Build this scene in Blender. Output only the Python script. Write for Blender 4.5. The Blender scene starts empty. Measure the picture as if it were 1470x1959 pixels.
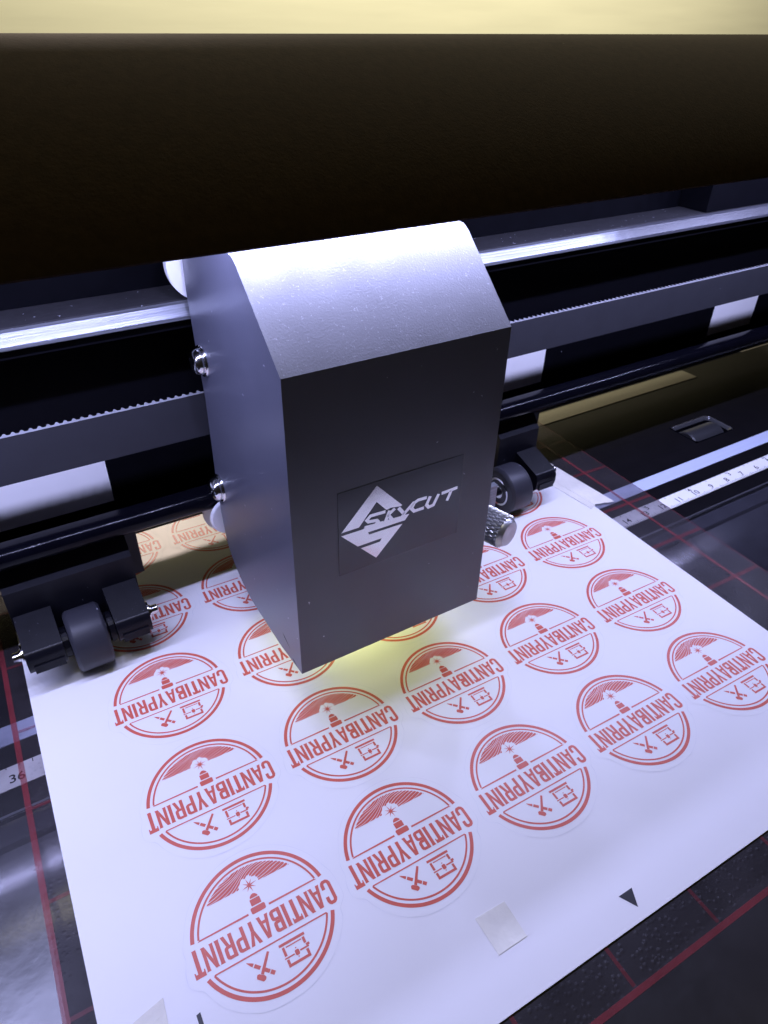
import bpy, bmesh, math, random
from mathutils import Vector, Matrix
from mathutils.geometry import tessellate_polygon

S = 0.0095            # metres per modelling unit (a sticker pitch is 3.9 units)
TH = 0.026            # the machine is turned this much against the loaded sheet
R = math.radians

# ------------------------------------------------------------------ camera, world, lamps
sc = bpy.context.scene
COL = sc.collection
cam_d = bpy.data.cameras.new("camera")
cam = bpy.data.objects.new("camera", cam_d)
COL.objects.link(cam)
sc.camera = cam
a, b, c = 0.9468, -0.0181, -0.5194
Rx = Matrix.Rotation(a, 4, 'X'); Ry = Matrix.Rotation(b, 4, 'Y'); Rz = Matrix.Rotation(c, 4, 'Z')
cam.matrix_world = Matrix.Translation(Vector((-1.6554, -7.8509, 17.072)) * S) @ Rz @ Ry @ Rx
cam_d.sensor_fit = 'VERTICAL'
cam_d.sensor_height = 36.0
cam_d.sensor_width = 27.0
cam_d.lens = 1347.8 / 1959 * 36.0
cam_d.clip_start = 0.005
cam_d.clip_end = 20.0
cam_d.dof.use_dof = True
cam_d.dof.focus_distance = 16.5 * S
cam_d.dof.aperture_fstop = 60.0

w = bpy.data.worlds.new("World")
sc.world = w
w.use_nodes = True
w.node_tree.nodes["Background"].inputs[0].default_value = (0.9, 0.72, 0.5, 1)
w.node_tree.nodes["Background"].inputs[1].default_value = 0.012
sc.view_settings.view_transform = 'Standard'
sc.view_settings.look = 'None'
sc.view_settings.exposure = 0.0
sc.view_settings.gamma = 1.0
sc.view_settings.use_curve_mapping = False


def mf(p):
    """machine frame -> scene units"""
    x, y, z = p
    cs, sn = math.cos(TH), math.sin(TH)
    return Vector((8 + cs * (x - 8) - sn * y, sn * (x - 8) + cs * y, z))


def area(name, loc, target, sx, sy, watts, col):
    ld = bpy.data.lights.new(name, 'AREA')
    ld.shape = 'RECTANGLE'; ld.size = sx * S; ld.size_y = sy * S
    ld.energy = watts; ld.color = col
    o = bpy.data.objects.new(name, ld); COL.objects.link(o)
    l = mf(loc); t = mf(target)
    d = (t - l).normalized()
    q = d.to_track_quat('-Z', 'Y')
    if abs(d.z) > 0.999:
        o.rotation_euler = (0, 0, TH)
    else:
        o.rotation_euler = q.to_euler()
    o.location = l * S
    return o

LED_Y, LED_Z = 7.2, 14.3
LED_N, LED_STEP, LED_X0 = 35, 1.72, -24.6
for _k in range(LED_N):
    _x = LED_X0 + _k * LED_STEP
    area("led_lamp", (_x, LED_Y, LED_Z), (_x, LED_Y, 0), 0.32, 0.28, 1.10 / LED_N, (0.51, 0.54, 0.97))
area("room_lamp", (-6, -16, 72), (8, 3, 0), 16, 16, 0.5, (1.0, 0.95, 0.58))
area("head_lamp", (6.9, 9.3, 1.6), (6.9, 4.0, 0.1), 2.6, 0.3, 0.021, (0.97, 1.0, 0.42))
area("rear_lamp", (9, 54, 27.2), (12, 14, 0), 4, 2.0, 1.35, (1.0, 0.82, 0.72))
area("wall_lamp", (58, 48, 56), (60, 64, 0), 110, 14, 8.4, (1.0, 0.95, 0.74))

# ------------------------------------------------------------------ materials
def mat_new(name):
    m = bpy.data.materials.new(name); m.use_nodes = True
    nt = m.node_tree
    for n in list(nt.nodes):
        nt.nodes.remove(n)
    out = nt.nodes.new('ShaderNodeOutputMaterial')
    bs = nt.nodes.new('ShaderNodeBsdfPrincipled')
    nt.links.new(bs.outputs[0], out.inputs[0])
    return m, nt, bs, out


def coords(nt, stretch=None):
    tc = nt.nodes.new('ShaderNodeTexCoord')
    if stretch is None:
        return tc.outputs['Object']
    mp = nt.nodes.new('ShaderNodeMapping')
    mp.inputs['Scale'].default_value = stretch
    nt.links.new(tc.outputs['Object'], mp.inputs['Vector'])
    return mp.outputs[0]


def ramp(nt, src, stops):
    r = nt.nodes.new('ShaderNodeValToRGB')
    e = r.color_ramp.elements
    e[0].position = stops[0][0]; e[0].color = (*([stops[0][1]] * 3), 1)
    e[1].position = stops[1][0]; e[1].color = (*([stops[1][1]] * 3), 1)
    nt.links.new(src, r.inputs[0])
    return r.outputs[0]


def pbr(name, col, rough=0.5, metal=0.0, spec=0.5, var=0.12, vscale=1.2, bump=None, dust=0.0,
        dust_col=(0.42, 0.42, 0.5), dscale=9.0, stretch=None, rvar=0.0, dust_size=0.13):
    """plain paint / metal / plastic with soft tone variation, bump and specks of dust"""
    m, nt, bs, out = mat_new(name)
    co = coords(nt, stretch)
    nz = nt.nodes.new('ShaderNodeTexNoise'); nz.inputs['Scale'].default_value = vscale / S
    nz.inputs['Detail'].default_value = 5
    nt.links.new(co, nz.inputs['Vector'])
    mx = nt.nodes.new('ShaderNodeMix'); mx.data_type = 'RGBA'
    mx.inputs['A'].default_value = (*[v * (1 - var) for v in col], 1)
    mx.inputs['B'].default_value = (*[min(1, v * (1 + var)) for v in col], 1)
    nt.links.new(nz.outputs[0], mx.inputs['Factor'])
    colout = mx.outputs['Result']
    if dust > 0:
        vo = nt.nodes.new('ShaderNodeTexVoronoi'); vo.inputs['Scale'].default_value = dscale / S
        nd = nt.nodes.new('ShaderNodeTexNoise'); nd.inputs['Scale'].default_value = dscale * 1.7 / S
        c2 = coords(nt)
        nt.links.new(c2, nd.inputs['Vector'])
        ad = nt.nodes.new('ShaderNodeVectorMath'); ad.operation = 'MULTIPLY_ADD'
        nt.links.new(nd.outputs['Color'], ad.inputs[0])
        ad.inputs[1].default_value = (0.25 * S, 0.25 * S, 0.25 * S)
        nt.links.new(c2, ad.inputs[2])
        nt.links.new(ad.outputs[0], vo.inputs['Vector'])
        dr = ramp(nt, vo.outputs['Distance'], ((dust_size * 0.6, 1), (dust_size, 0)))
        # only part of the cells carry a speck
        gt = nt.nodes.new('ShaderNodeMath'); gt.operation = 'GREATER_THAN'
        sp = nt.nodes.new('ShaderNodeSeparateColor')
        nt.links.new(vo.outputs['Color'], sp.inputs[0])
        nt.links.new(sp.outputs[0], gt.inputs[0]); gt.inputs[1].default_value = 1 - dust
        mu = nt.nodes.new('ShaderNodeMath'); mu.operation = 'MULTIPLY'
        nt.links.new(dr, mu.inputs[0]); nt.links.new(gt.outputs[0], mu.inputs[1])
        m2 = nt.nodes.new('ShaderNodeMix'); m2.data_type = 'RGBA'
        nt.links.new(mu.outputs[0], m2.inputs['Factor'])
        nt.links.new(colout, m2.inputs['A']); m2.inputs['B'].default_value = (*dust_col, 1)
        colout = m2.outputs['Result']
    nt.links.new(colout, bs.inputs['Base Color'])
    bs.inputs['Roughness'].default_value = rough
    bs.inputs['Metallic'].default_value = metal
    bs.inputs['Specular IOR Level'].default_value = spec
    if rvar:
        mr = nt.nodes.new('ShaderNodeMapRange')
        mr.inputs['To Min'].default_value = max(0.02, rough - rvar); mr.inputs['To Max'].default_value = rough + rvar
        nt.links.new(nz.outputs[0], mr.inputs['Value']); nt.links.new(mr.outputs[0], bs.inputs['Roughness'])
    if bump:
        sc_, st = bump
        nb = nt.nodes.new('ShaderNodeTexNoise'); nb.inputs['Scale'].default_value = sc_ / S
        nb.inputs['Detail'].default_value = 6; nb.inputs['Roughness'].default_value = 0.6
        nt.links.new(co, nb.inputs['Vector'])
        bp = nt.nodes.new('ShaderNodeBump'); bp.inputs['Strength'].default_value = st
        bp.inputs['Distance'].default_value = 0.01 * S
        nt.links.new(nb.outputs[0], bp.inputs['Height']); nt.links.new(bp.outputs[0], bs.inputs['Normal'])
    return m


def clear(name, col, alpha, rough, bump=None, bubbles=False, spec=0.5, ior=1.5):
    """translucent plastic film: part see-through, part hazy glossy plastic"""
    m, nt, bs, out = mat_new(name)
    tr = nt.nodes.new('ShaderNodeBsdfTransparent'); tr.inputs[0].default_value = (0.92, 0.9, 0.92, 1)
    mx = nt.nodes.new('ShaderNodeMixShader')
    nz = nt.nodes.new('ShaderNodeTexNoise'); nz.inputs['Scale'].default_value = 0.8 / S
    nz.inputs['Detail'].default_value = 6
    nt.links.new(coords(nt), nz.inputs['Vector'])
    mr = nt.nodes.new('ShaderNodeMapRange')
    mr.inputs['From Min'].default_value = 0.3; mr.inputs['From Max'].default_value = 0.7
    mr.inputs['To Min'].default_value = alpha * 0.8; mr.inputs['To Max'].default_value = min(1, alpha * 1.2)
    nt.links.new(nz.outputs[0], mr.inputs['Value'])
    nt.links.new(mr.outputs[0], mx.inputs[0])
    nt.links.new(tr.outputs[0], mx.inputs[1]); nt.links.new(bs.outputs[0], mx.inputs[2])
    nt.links.new(mx.outputs[0], out.inputs[0])
    bs.inputs['Base Color'].default_value = (*col, 1)
    bs.inputs['Roughness'].default_value = rough
    bs.inputs['Specular IOR Level'].default_value = spec
    bs.inputs['IOR'].default_value = ior
    if bump or bubbles:
        bp = nt.nodes.new('ShaderNodeBump'); bp.inputs['Strength'].default_value = bump[1]
        bp.inputs['Distance'].default_value = (0.05 if bubbles else 0.03) * S
        if bubbles:
            vo = nt.nodes.new('ShaderNodeTexVoronoi'); vo.inputs['Scale'].default_value = bump[0] / S
            nt.links.new(coords(nt), vo.inputs['Vector'])
            hr = ramp(nt, vo.outputs['Distance'], ((0.12, 1), (0.42, 0)))
            n2 = nt.nodes.new('ShaderNodeTexNoise'); n2.inputs['Scale'].default_value = 0.55 / S
            nt.links.new(coords(nt), n2.inputs['Vector'])
            mk = ramp(nt, n2.outputs[0], ((0.36, 0.5), (0.56, 1)))
            mu = nt.nodes.new('ShaderNodeMath'); mu.operation = 'MULTIPLY'
            nt.links.new(hr, mu.inputs[0]); nt.links.new(mk, mu.inputs[1])
            nt.links.new(mu.outputs[0], bp.inputs['Height'])
            a2 = nt.nodes.new('ShaderNodeMath'); a2.operation = 'MULTIPLY_ADD'; a2.inputs[1].default_value = 0.07
            nt.links.new(mu.outputs[0], a2.inputs[0]); nt.links.new(mr.outputs[0], a2.inputs[2]); nt.links.new(a2.outputs[0], mx.inputs[0])
        else:
            nb = nt.nodes.new('ShaderNodeTexNoise'); nb.inputs['Scale'].default_value = bump[0] / S
            nb.inputs['Detail'].default_value = 4
            nt.links.new(coords(nt), nb.inputs['Vector']); nt.links.new(nb.outputs[0], bp.inputs['Height'])
        nt.links.new(bp.outputs[0], bs.inputs['Normal'])
    return m

M = {}
M['wall'] = pbr('pale_painted_board', (0.70, 0.66, 0.50), 0.7, var=0.09, vscale=0.3, stretch=(0.25, 1, 2.5), bump=(0.8, 0.8), dust=0.12, dscale=0.25, dust_size=0.06, dust_col=(0.5, 0.44, 0.3))
M['table'] = pbr('dark_table', (0.035, 0.028, 0.025), 0.7, bump=(3, 0.3))
M['headtop'] = pbr('head_dusty_lit_top', (0.155, 0.155, 0.168), 0.46, var=0.14, bump=(20, 0.7), dust=0.8, dscale=8, dust_size=0.2, dust_col=(0.27, 0.27, 0.29))  # real dust specks; base colour also lightened to carry the LED brightness
M['cover'] = pbr('cover_black_paint', (0.027, 0.0165, 0.0085), 0.95, var=0.35, vscale=4.0, bump=(12, 0.9), dust=0.03, dscale=1.6, dust_size=0.05, dust_col=(0.12, 0.1, 0.06), spec=0.06)
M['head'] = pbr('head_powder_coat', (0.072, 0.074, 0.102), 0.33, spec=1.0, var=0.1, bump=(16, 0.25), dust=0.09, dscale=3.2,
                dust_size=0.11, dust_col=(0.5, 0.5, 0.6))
M['black'] = pbr('black_anodised', (0.0025, 0.0025, 0.004), 0.5, spec=0.07, var=0.3, vscale=2, bump=(10, 0.15), dust=0.02, dscale=2.4, dust_size=0.07)
M['dusty'] = pbr('black_dusty_top', (0.026, 0.025, 0.028), 0.8, spec=0.15, var=0.35, vscale=5, bump=(12, 0.5), dust=0.25, dscale=5, dust_size=0.16)
M['gloss'] = pbr('glossy_black_lip', (0.002, 0.002, 0.004), 0.17, spec=0.13, var=0.3, bump=(5, 0.3), rvar=0.08)
M['steel'] = pbr('brushed_rail', (0.26, 0.27, 0.30), 0.36, metal=0.7, var=0.6, vscale=5, stretch=(0.05, 1, 5), bump=(5, 0.5))
_m = M['steel']; _nt = _m.node_tree; _b = next(n for n in _nt.nodes if n.type == 'BSDF_PRINCIPLED')
_src = _b.inputs['Base Color'].links[0].from_socket
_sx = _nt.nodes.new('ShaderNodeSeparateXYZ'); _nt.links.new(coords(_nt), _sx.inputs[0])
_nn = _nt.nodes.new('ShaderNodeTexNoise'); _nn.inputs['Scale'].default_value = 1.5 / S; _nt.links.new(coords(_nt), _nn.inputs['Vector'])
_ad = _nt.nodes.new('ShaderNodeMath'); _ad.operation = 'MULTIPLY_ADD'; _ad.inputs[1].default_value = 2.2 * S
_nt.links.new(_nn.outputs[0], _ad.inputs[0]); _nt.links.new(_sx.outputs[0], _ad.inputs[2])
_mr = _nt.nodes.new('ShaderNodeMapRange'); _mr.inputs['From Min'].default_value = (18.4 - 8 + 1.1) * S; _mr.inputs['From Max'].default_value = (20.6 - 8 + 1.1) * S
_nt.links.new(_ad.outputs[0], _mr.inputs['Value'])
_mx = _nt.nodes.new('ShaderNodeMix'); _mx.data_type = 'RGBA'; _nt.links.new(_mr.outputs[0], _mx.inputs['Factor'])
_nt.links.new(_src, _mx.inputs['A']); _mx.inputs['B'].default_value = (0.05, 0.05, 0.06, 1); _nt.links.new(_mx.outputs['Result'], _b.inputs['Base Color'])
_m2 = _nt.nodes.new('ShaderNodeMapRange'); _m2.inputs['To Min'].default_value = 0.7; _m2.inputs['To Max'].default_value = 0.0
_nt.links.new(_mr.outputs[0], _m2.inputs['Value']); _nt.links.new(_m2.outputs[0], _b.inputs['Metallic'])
M['silver'] = pbr('satin_strip', (0.50, 0.55, 0.72), 0.5, metal=0.0, var=0.08, vscale=4, stretch=(0.05, 2, 1))
M['belt'] = pbr('grey_rubber_belt', (0.030, 0.030, 0.036), 0.6, spec=0.2, var=0.15, bump=(8, 0.2), dust=0.03, dscale=3, dust_size=0.08)
M['teeth'] = pbr('belt_cut_edge', (0.25, 0.25, 0.27), 0.6, var=0.2, vscale=6)
M['label'] = pbr('white_label', (0.88, 0.86, 0.85), 0.4, var=0.02, bump=(2, 0.2))
M['rubber'] = pbr('roller_rubber', (0.028, 0.028, 0.036), 0.45, spec=0.35, var=0.12, bump=(9, 0.2), dust=0.04, dscale=4, dust_size=0.1)
M['plastic'] = pbr('black_plastic', (0.005, 0.005, 0.008), 0.34, spec=0.18, var=0.3, vscale=3, bump=(9, 0.3), dust=0.015, dscale=5, dust_size=0.06)
M['dustyplastic'] = pbr('dusty_plastic', (0.007, 0.007, 0.009), 0.55, spec=0.12, var=0.35, vscale=3, bump=(9, 0.4), dust=0.3, dscale=7, dust_size=0.12, dust_col=(0.12, 0.12, 0.14))
M['chrome'] = pbr('polished_steel', (0.75, 0.76, 0.78), 0.14, metal=1.0, var=0.05)
M['knurl'] = pbr('nickel', (0.42, 0.42, 0.42), 0.36, metal=0.9, var=0.1, vscale=5)
M['nylon'] = pbr('white_nylon', (0.8, 0.8, 0.82), 0.35, var=0.02)
M['platen'] = pbr('platen_black', (0.006, 0.0055, 0.007), 0.34, var=0.3, vscale=1.5, bump=(12, 0.2), spec=0.05)
M['apron'] = pbr('apron_black', (0.03, 0.03, 0.04), 0.2, spec=1.0, var=0.3, vscale=1.5, bump=(7, 0.3))
M['ruler'] = pbr('ruler_white', (0.80, 0.80, 0.80), 0.45, var=0.03, vscale=3)
M['ink'] = pbr('black_ink', (0.02, 0.02, 0.025), 0.5, var=0.1)
M['paper'] = pbr('white_vinyl_paper', (0.80, 0.79, 0.80), 0.42, var=0.015, vscale=0.6, bump=(0.35, 0.9), spec=0.3,
                 dust=0.012, dscale=1.6, dust_size=0.025, dust_col=(0.3, 0.28, 0.3))
M['vinyl'] = pbr('sticker_vinyl', (0.80, 0.79, 0.80), 0.42, var=0.015, vscale=0.6, bump=(0.35, 0.9), spec=0.3)
M['cut'] = pbr('cut_edge', (0.72, 0.72, 0.75), 0.6, var=0.25, vscale=2)
M['red'] = pbr('red_print', (0.60, 0.12, 0.085), 0.42, var=0.10, vscale=5, spec=0.3)
M['film'] = pbr('logo_film', (0.052, 0.054, 0.078), 0.22, spec=0.9, var=0.1, bump=(1.1, 0.35))
M['logo'] = pbr('silver_foil', (0.93, 0.90, 0.90), 0.16, metal=1.0, var=0.06, bump=(2, 0.2))
M['mat'] = clear('mat_plastic', (0.055, 0.048, 0.056), 0.36, 0.46, spec=0.6, bump=(7.5, 0.2), bubbles=True)
M['matmargin'] = clear('mat_margin', (0.022, 0.02, 0.026), 0.42, 0.33, spec=0.8, ior=2.0, bump=(1.2, 0.5))
M['matred'] = clear('mat_red_ink', (0.26, 0.035, 0.045), 0.52, 0.4, bump=(4, 0.4))
M['matredthin'] = clear('mat_red_ink_thin', (0.28, 0.035, 0.045), 0.26, 0.4, bump=(4, 0.4))
M['tape'] = clear('masking_tape_paper', (0.82, 0.79, 0.70), 0.97, 0.6, bump=(7, 0.8))
M['tape2'] = clear('masking_tape_patch', (0.90, 0.88, 0.80), 0.8, 0.5, bump=(5, 0.5))
M['grit'] = pbr('grit_roller', (0.03, 0.03, 0.034), 0.38, metal=0.1, var=0.2, bump=(16, 0.7))
M['rearlit'] = pbr('rear_lit_metal', (0.12, 0.11, 0.09), 0.4, metal=0.3, var=0.35, vscale=1.5, stretch=(0.2, 1, 1), bump=(6, 0.4))
M['rim'] = pbr('pale_rim', (0.16, 0.16, 0.17), 0.25, metal=0.6, var=0.3, bump=(8, 0.4))
M['led'] = pbr('led_strip_board', (0.5, 0.5, 0.5), 0.5)
M['darkslot'] = pbr('dark_slot', (0.003, 0.003, 0.004), 0.8, spec=0.0)

# ------------------------------------------------------------------ object helpers
IDENT = lambda p: Vector(p)


class Thing:
    def __init__(self, name, base, label, cat, machine=False, group=None):
        o = bpy.data.objects.new(name, None); COL.objects.link(o)
        o.empty_display_size = 0.01
        self.o = o; self.machine = machine
        self.fr = mf if machine else IDENT
        o.location = self.fr(base) * S
        o.rotation_euler = (0, 0, TH if machine else 0)
        o['label'] = label; o['category'] = cat
        if group: o['group'] = group
        self.M = Matrix.Translation(o.location) @ Matrix.Rotation(TH if machine else 0, 4, 'Z')
        self.inv = self.M.inverted()

    def part(self, name, bm, mats, parent=None, smooth=False, label=None, bevel=None, loc=True):
        """bm holds coordinates in the thing's frame (units); result is local to the thing"""
        if bevel:
            bmesh.ops.bevel(bm, geom=[e for e in bm.edges if e.calc_face_angle(0) > R(25)] if bevel[2] else bm.edges[:],
                            offset=bevel[0], segments=bevel[1], affect='EDGES', profile=0.5)
        for v in bm.verts:
            v.co = self.inv @ (self.fr(v.co) * S)
        me = bpy.data.meshes.new(name)
        bmesh.ops.recalc_face_normals(bm, faces=bm.faces)
        bm.to_mesh(me); bm.free()
        if not isinstance(mats, (list, tuple)): mats = [mats]
        for mm in mats: me.materials.append(mm)
        if smooth:
            for p in me.polygons: p.use_smooth = True
            try:
                me.set_sharp_from_angle(angle=R(smooth if smooth is not True else 35))
            except Exception:
                pass
        ob = bpy.data.objects.new(name, me); COL.objects.link(ob)
        ob.parent = parent if parent else self.o
        if label: ob['label'] = label
        return ob


def solo(name, bm, mats, label=None, cat=None, machine=False, kind=None, base=(0, 0, 0), smooth=False):
    fr = mf if machine else IDENT
    bl = fr(base)
    for v in bm.verts:
        v.co = (fr(v.co) - bl) * S
    me = bpy.data.meshes.new(name)
    bmesh.ops.recalc_face_normals(bm, faces=bm.faces)
    bm.to_mesh(me); bm.free()
    if not isinstance(mats, (list, tuple)): mats = [mats]
    for mm in mats: me.materials.append(mm)
    if smooth:
        for p in me.polygons: p.use_smooth = True
        me.set_sharp_from_angle(angle=R(35))
    ob = bpy.data.objects.new(name, me); COL.objects.link(ob)
    ob.location = bl * S
    if label: ob['label'] = label
    if cat: ob['category'] = cat
    if kind: ob['kind'] = kind
    return ob


def box(bm, x0, x1, y0, y1, z0, z1, mi=0):
    vs = [bm.verts.new(p) for p in ((x0, y0, z0), (x1, y0, z0), (x1, y1, z0), (x0, y1, z0),
                                    (x0, y0, z1), (x1, y0, z1), (x1, y1, z1), (x0, y1, z1))]
    fs = []
    for q in ((0, 3, 2, 1), (4, 5, 6, 7), (0, 1, 5, 4), (1, 2, 6, 5), (2, 3, 7, 6), (3, 0, 4, 7)):
        f = bm.faces.new([vs[i] for i in q]); f.material_index = mi; fs.append(f)
    return fs


def prism(bm, prof, x0, x1, mi=0, mats=None, cuts=None):
    """closed (y,z) outline swept along x"""
    xs = [x0] + (cuts or []) + [x1]
    rings = [[bm.verts.new((x, y, z)) for y, z in prof] for x in xs]
    n = len(prof)
    for k in range(len(xs) - 1):
        for i in range(n):
            j = (i + 1) % n
            f = bm.faces.new((rings[k][i], rings[k][j], rings[k + 1][j], rings[k + 1][i]))
            f.material_index = mats[i] if mats else mi
    for rg, flip in ((rings[0], False), (rings[-1], True)):
        f = bm.faces.new(rg[::-1] if flip else rg); f.material_index = mi
    return rings


def ribbon(bm, prof, x0, x1, n=1, mi=0):
    """open (y,z) line swept along x"""
    rings = [[bm.verts.new((x0 + (x1 - x0) * k / n, y, z)) for y, z in prof] for k in range(n + 1)]
    for k in range(n):
        for i in range(len(prof) - 1):
            f = bm.faces.new((rings[k][i], rings[k][i + 1], rings[k + 1][i + 1], rings[k + 1][i])); f.material_index = mi


def lathe(bm, prof, origin, axis, seg=40, mi=0, cap=True):
    """prof: (distance along axis, radius)"""
    o = Vector(origin); ax = Vector(axis).normalized()
    u = ax.orthogonal().normalized(); v = ax.cross(u)
    rings = []
    for d, r in prof:
        rings.append([bm.verts.new(o + ax * d + (u * math.cos(t) + v * math.sin(t)) * r)
                      for t in [2 * math.pi * k / seg for k in range(seg)]])
    for i in range(len(rings) - 1):
        for k in range(seg):
            j = (k + 1) % seg
            f = bm.faces.new((rings[i][k], rings[i][j], rings[i + 1][j], rings[i + 1][k])); f.material_index = mi
    if cap:
        bm.faces.new(rings[0]).material_index = mi
        bm.faces.new(rings[-1]).material_index = mi
    return rings


def poly2(bm, pts, z, holes=(), mi=0, plane='xy', const=0.0):
    """flat filled polygon (with holes); plane xy at height z, or xz at y=const"""
    loops = [list(pts)] + [list(h) for h in holes]
    flat = [p for l in loops for p in l]
    def P3(p):
        return (p[0], p[1], z) if plane == 'xy' else (p[0], const, p[1])
    vs = [bm.verts.new(P3(p)) for p in flat]
    for t in tessellate_polygon([[Vector((p[0], p[1], 0)) for p in l] for l in loops]):
        try:
            f = bm.faces.new([vs[i] for i in t]); f.material_index = mi
        except ValueError:
            pass


def tube(bm, pts, r, seg=8):
    pts = [Vector(p) for p in pts]
    rings = []
    for i, p in enumerate(pts):
        d = (pts[min(i + 1, len(pts) - 1)] - pts[max(i - 1, 0)]).normalized()
        u = d.orthogonal().normalized(); v = d.cross(u)
        rings.append([bm.verts.new(p + (u * math.cos(t) + v * math.sin(t)) * r) for t in [2 * math.pi * k / seg for k in range(seg)]])
    for i in range(len(rings) - 1):
        # match closest start to avoid twisting
        a0 = rings[i][0].co
        off = min(range(seg), key=lambda k: (rings[i + 1][k].co - a0).length)
        rings[i + 1] = rings[i + 1][off:] + rings[i + 1][:off]
        for k in range(seg):
            j = (k + 1) % seg
            bm.faces.new((rings[i][k], rings[i][j], rings[i + 1][j], rings[i + 1][k]))
    bm.faces.new(rings[0]); bm.faces.new(rings[-1])

new = bmesh.new
rnd = random.Random(4)

# ------------------------------------------------------------------ setting
bm = new(); box(bm, -120, 190, 76, 78, -12, 70)
solo('wall', bm, M['wall'], kind='structure', machine=True)
bm = new(); box(bm, -90, 190, -60, 75.5, -14, -13)
bm_s = bm
solo('table', bm, M['table'], kind='structure', machine=True)

# ------------------------------------------------------------------ the plotter
X0, X1 = -14.0, 44.0
plt = Thing('cutting_plotter', (8, 10, -13), 'large black cutting plotter with dark cover, steel rail, toothed belt and white ruler',
            'cutting machine', machine=True)

# hood: quarter ellipse outside, thin shell, rounded lower lip
outer = []
for k in range(25):
    u_ = k / 24
    outer.append((5.62 + 6.4 * u_ ** 1.12, 13.3 + 3.14 * (1 - (1 - u_) ** 1.75)))
outer = [(5.6, 13.24)] + outer
outer += [(16, 16.2), (18, 15.5)]
inner = [(18, 15.1), (15.9, 15.8), (12, 16.05)]
for k in range(20, 1, -2):
    u_ = k / 24
    inner.append((5.62 + 6.4 * u_ ** 1.12 + 0.12, 13.3 + 3.14 * (1 - (1 - u_) ** 1.75) - 0.22))
inner += [(5.86, 13.22), (5.75, 13.17), (5.65, 13.19)]
bm = new(); prism(bm, outer + inner, X0, X1)
cover = plt.part('top_cover', bm, M['cover'], smooth=30)
bm = new()
box(bm, -25.4, 34.8, 7.05, 7.35, 14.325, 14.36)
led_ = plt.part('led_strip', bm, M['led'])

# beam: an upper web, the channel behind the belt, an underside
bm = new()
box(bm, X0, X1, 12.7, 16.0, 10.303, 14.6)            # web above the rail
box(bm, X0, X1, 13.003, 16.0, 3.103, 10.3)            # back of the channel
box(bm, X0, X1, 12.0, 18.4, 3.0, 3.1); box(bm, X0, X1, 17.2, 17.3, 2.2, 2.997); prism(bm, [(11.402, 3.77), (11.402, 3.85), (12.0, 3.10), (12.0, 3.0), (11.95, 3.0)], X0, X1)            # floor of the channel; added rear skirt blocks wall reflections in the bed
box(bm, X0, X1, 16.003, 18.4, 3.103, 12.5)
beam = plt.part('beam', bm, M['black'])
bm = new()
lipprof = [(11.4, 3.75), (11.1, 3.76), (10.9, 3.83), (10.78, 3.94), (10.72, 4.08), (10.73, 4.24), (10.79, 4.38), (10.92, 4.47), (11.1, 4.50), (11.4, 4.46)]
prism(bm, lipprof, X0, X1, cuts=[X0 + k * 0.8 for k in range(1, 72)])
for v in bm.verts:
    if v.co.z > 4.1 and v.co.y < 10.95: v.co.z += rnd.uniform(-0.012, 0.012)
plt.part('beam_lip', bm, M['gloss'], smooth=50)

# rail
bm = new(); box(bm, X0, X1, 11.305, 12.65, 10.02, 10.5)
rail = plt.part('guide_rail', bm, M['dusty'], bevel=(0.03, 1, False))
bm = new(); prism(bm, [(11.3, 10.04), (11.3, 10.47), (11.2, 10.42), (10.98, 10.15), (10.97, 10.06), (11.0, 10.04)], X0, X1)
plt.part('steel_track', bm, M['steel'], parent=rail)
bm = new(); box(bm, X0, X1, 11.2, 12.6, 9.75, 10.015)
plt.part('rail_underside', bm, M['black'], parent=rail)

# belt: flat outside, teeth on the back
bm = new()
pitch = 0.215
n = int((X1 - X0) / pitch)
front, back = [], []
for k in range(n):
    x = X0 + k * pitch
    for f, d in ((0.0, 0.10), (0.22, 0.11), (0.36, 0.20), (0.5, 0.23), (0.64, 0.20), (0.78, 0.11)):
        back.append((x + f * pitch, 10.78 + d)); front.append((x + f * pitch, 10.78))
zt, zb = 7.92, 6.56
ft = [bm.verts.new((x, y, zt)) for x, y in front]; bt = [bm.verts.new((x, y, zt)) for x, y in back]
fb = [bm.verts.new((x, y, zb)) for x, y in front]; bb = [bm.verts.new((x, y, zb)) for x, y in back]
for i in range(len(ft) - 1):
    bm.faces.new((ft[i], ft[i + 1], bt[i + 1], bt[i])).material_index = 1
    bm.faces.new((fb[i], bb[i], bb[i + 1], fb[i + 1])).material_index = 1
    bm.faces.new((ft[i], fb[i], fb[i + 1], ft[i + 1]))
    bm.faces.new((bt[i], bt[i + 1], bb[i + 1], bb[i]))
plt.part('drive_belt', bm, [M['belt'], M['teeth']])

# white labels at the back of the channel
for x0, x1 in ((-12.0, 0.62), (16.75, 18.95), (30.0, 33.4)):
    bm = new()
    box(bm, x0, x1, 12.98, 13.0, 3.79, 6.4)
    plt.part('white_label', bm, M['label'])

# bed
PZ = -0.1
bm = new()
slots = [(27.1, 30.0, 9.95, 11.65), (31.9, 34.8, 8.2 + 1.55, 11.45)]
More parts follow.
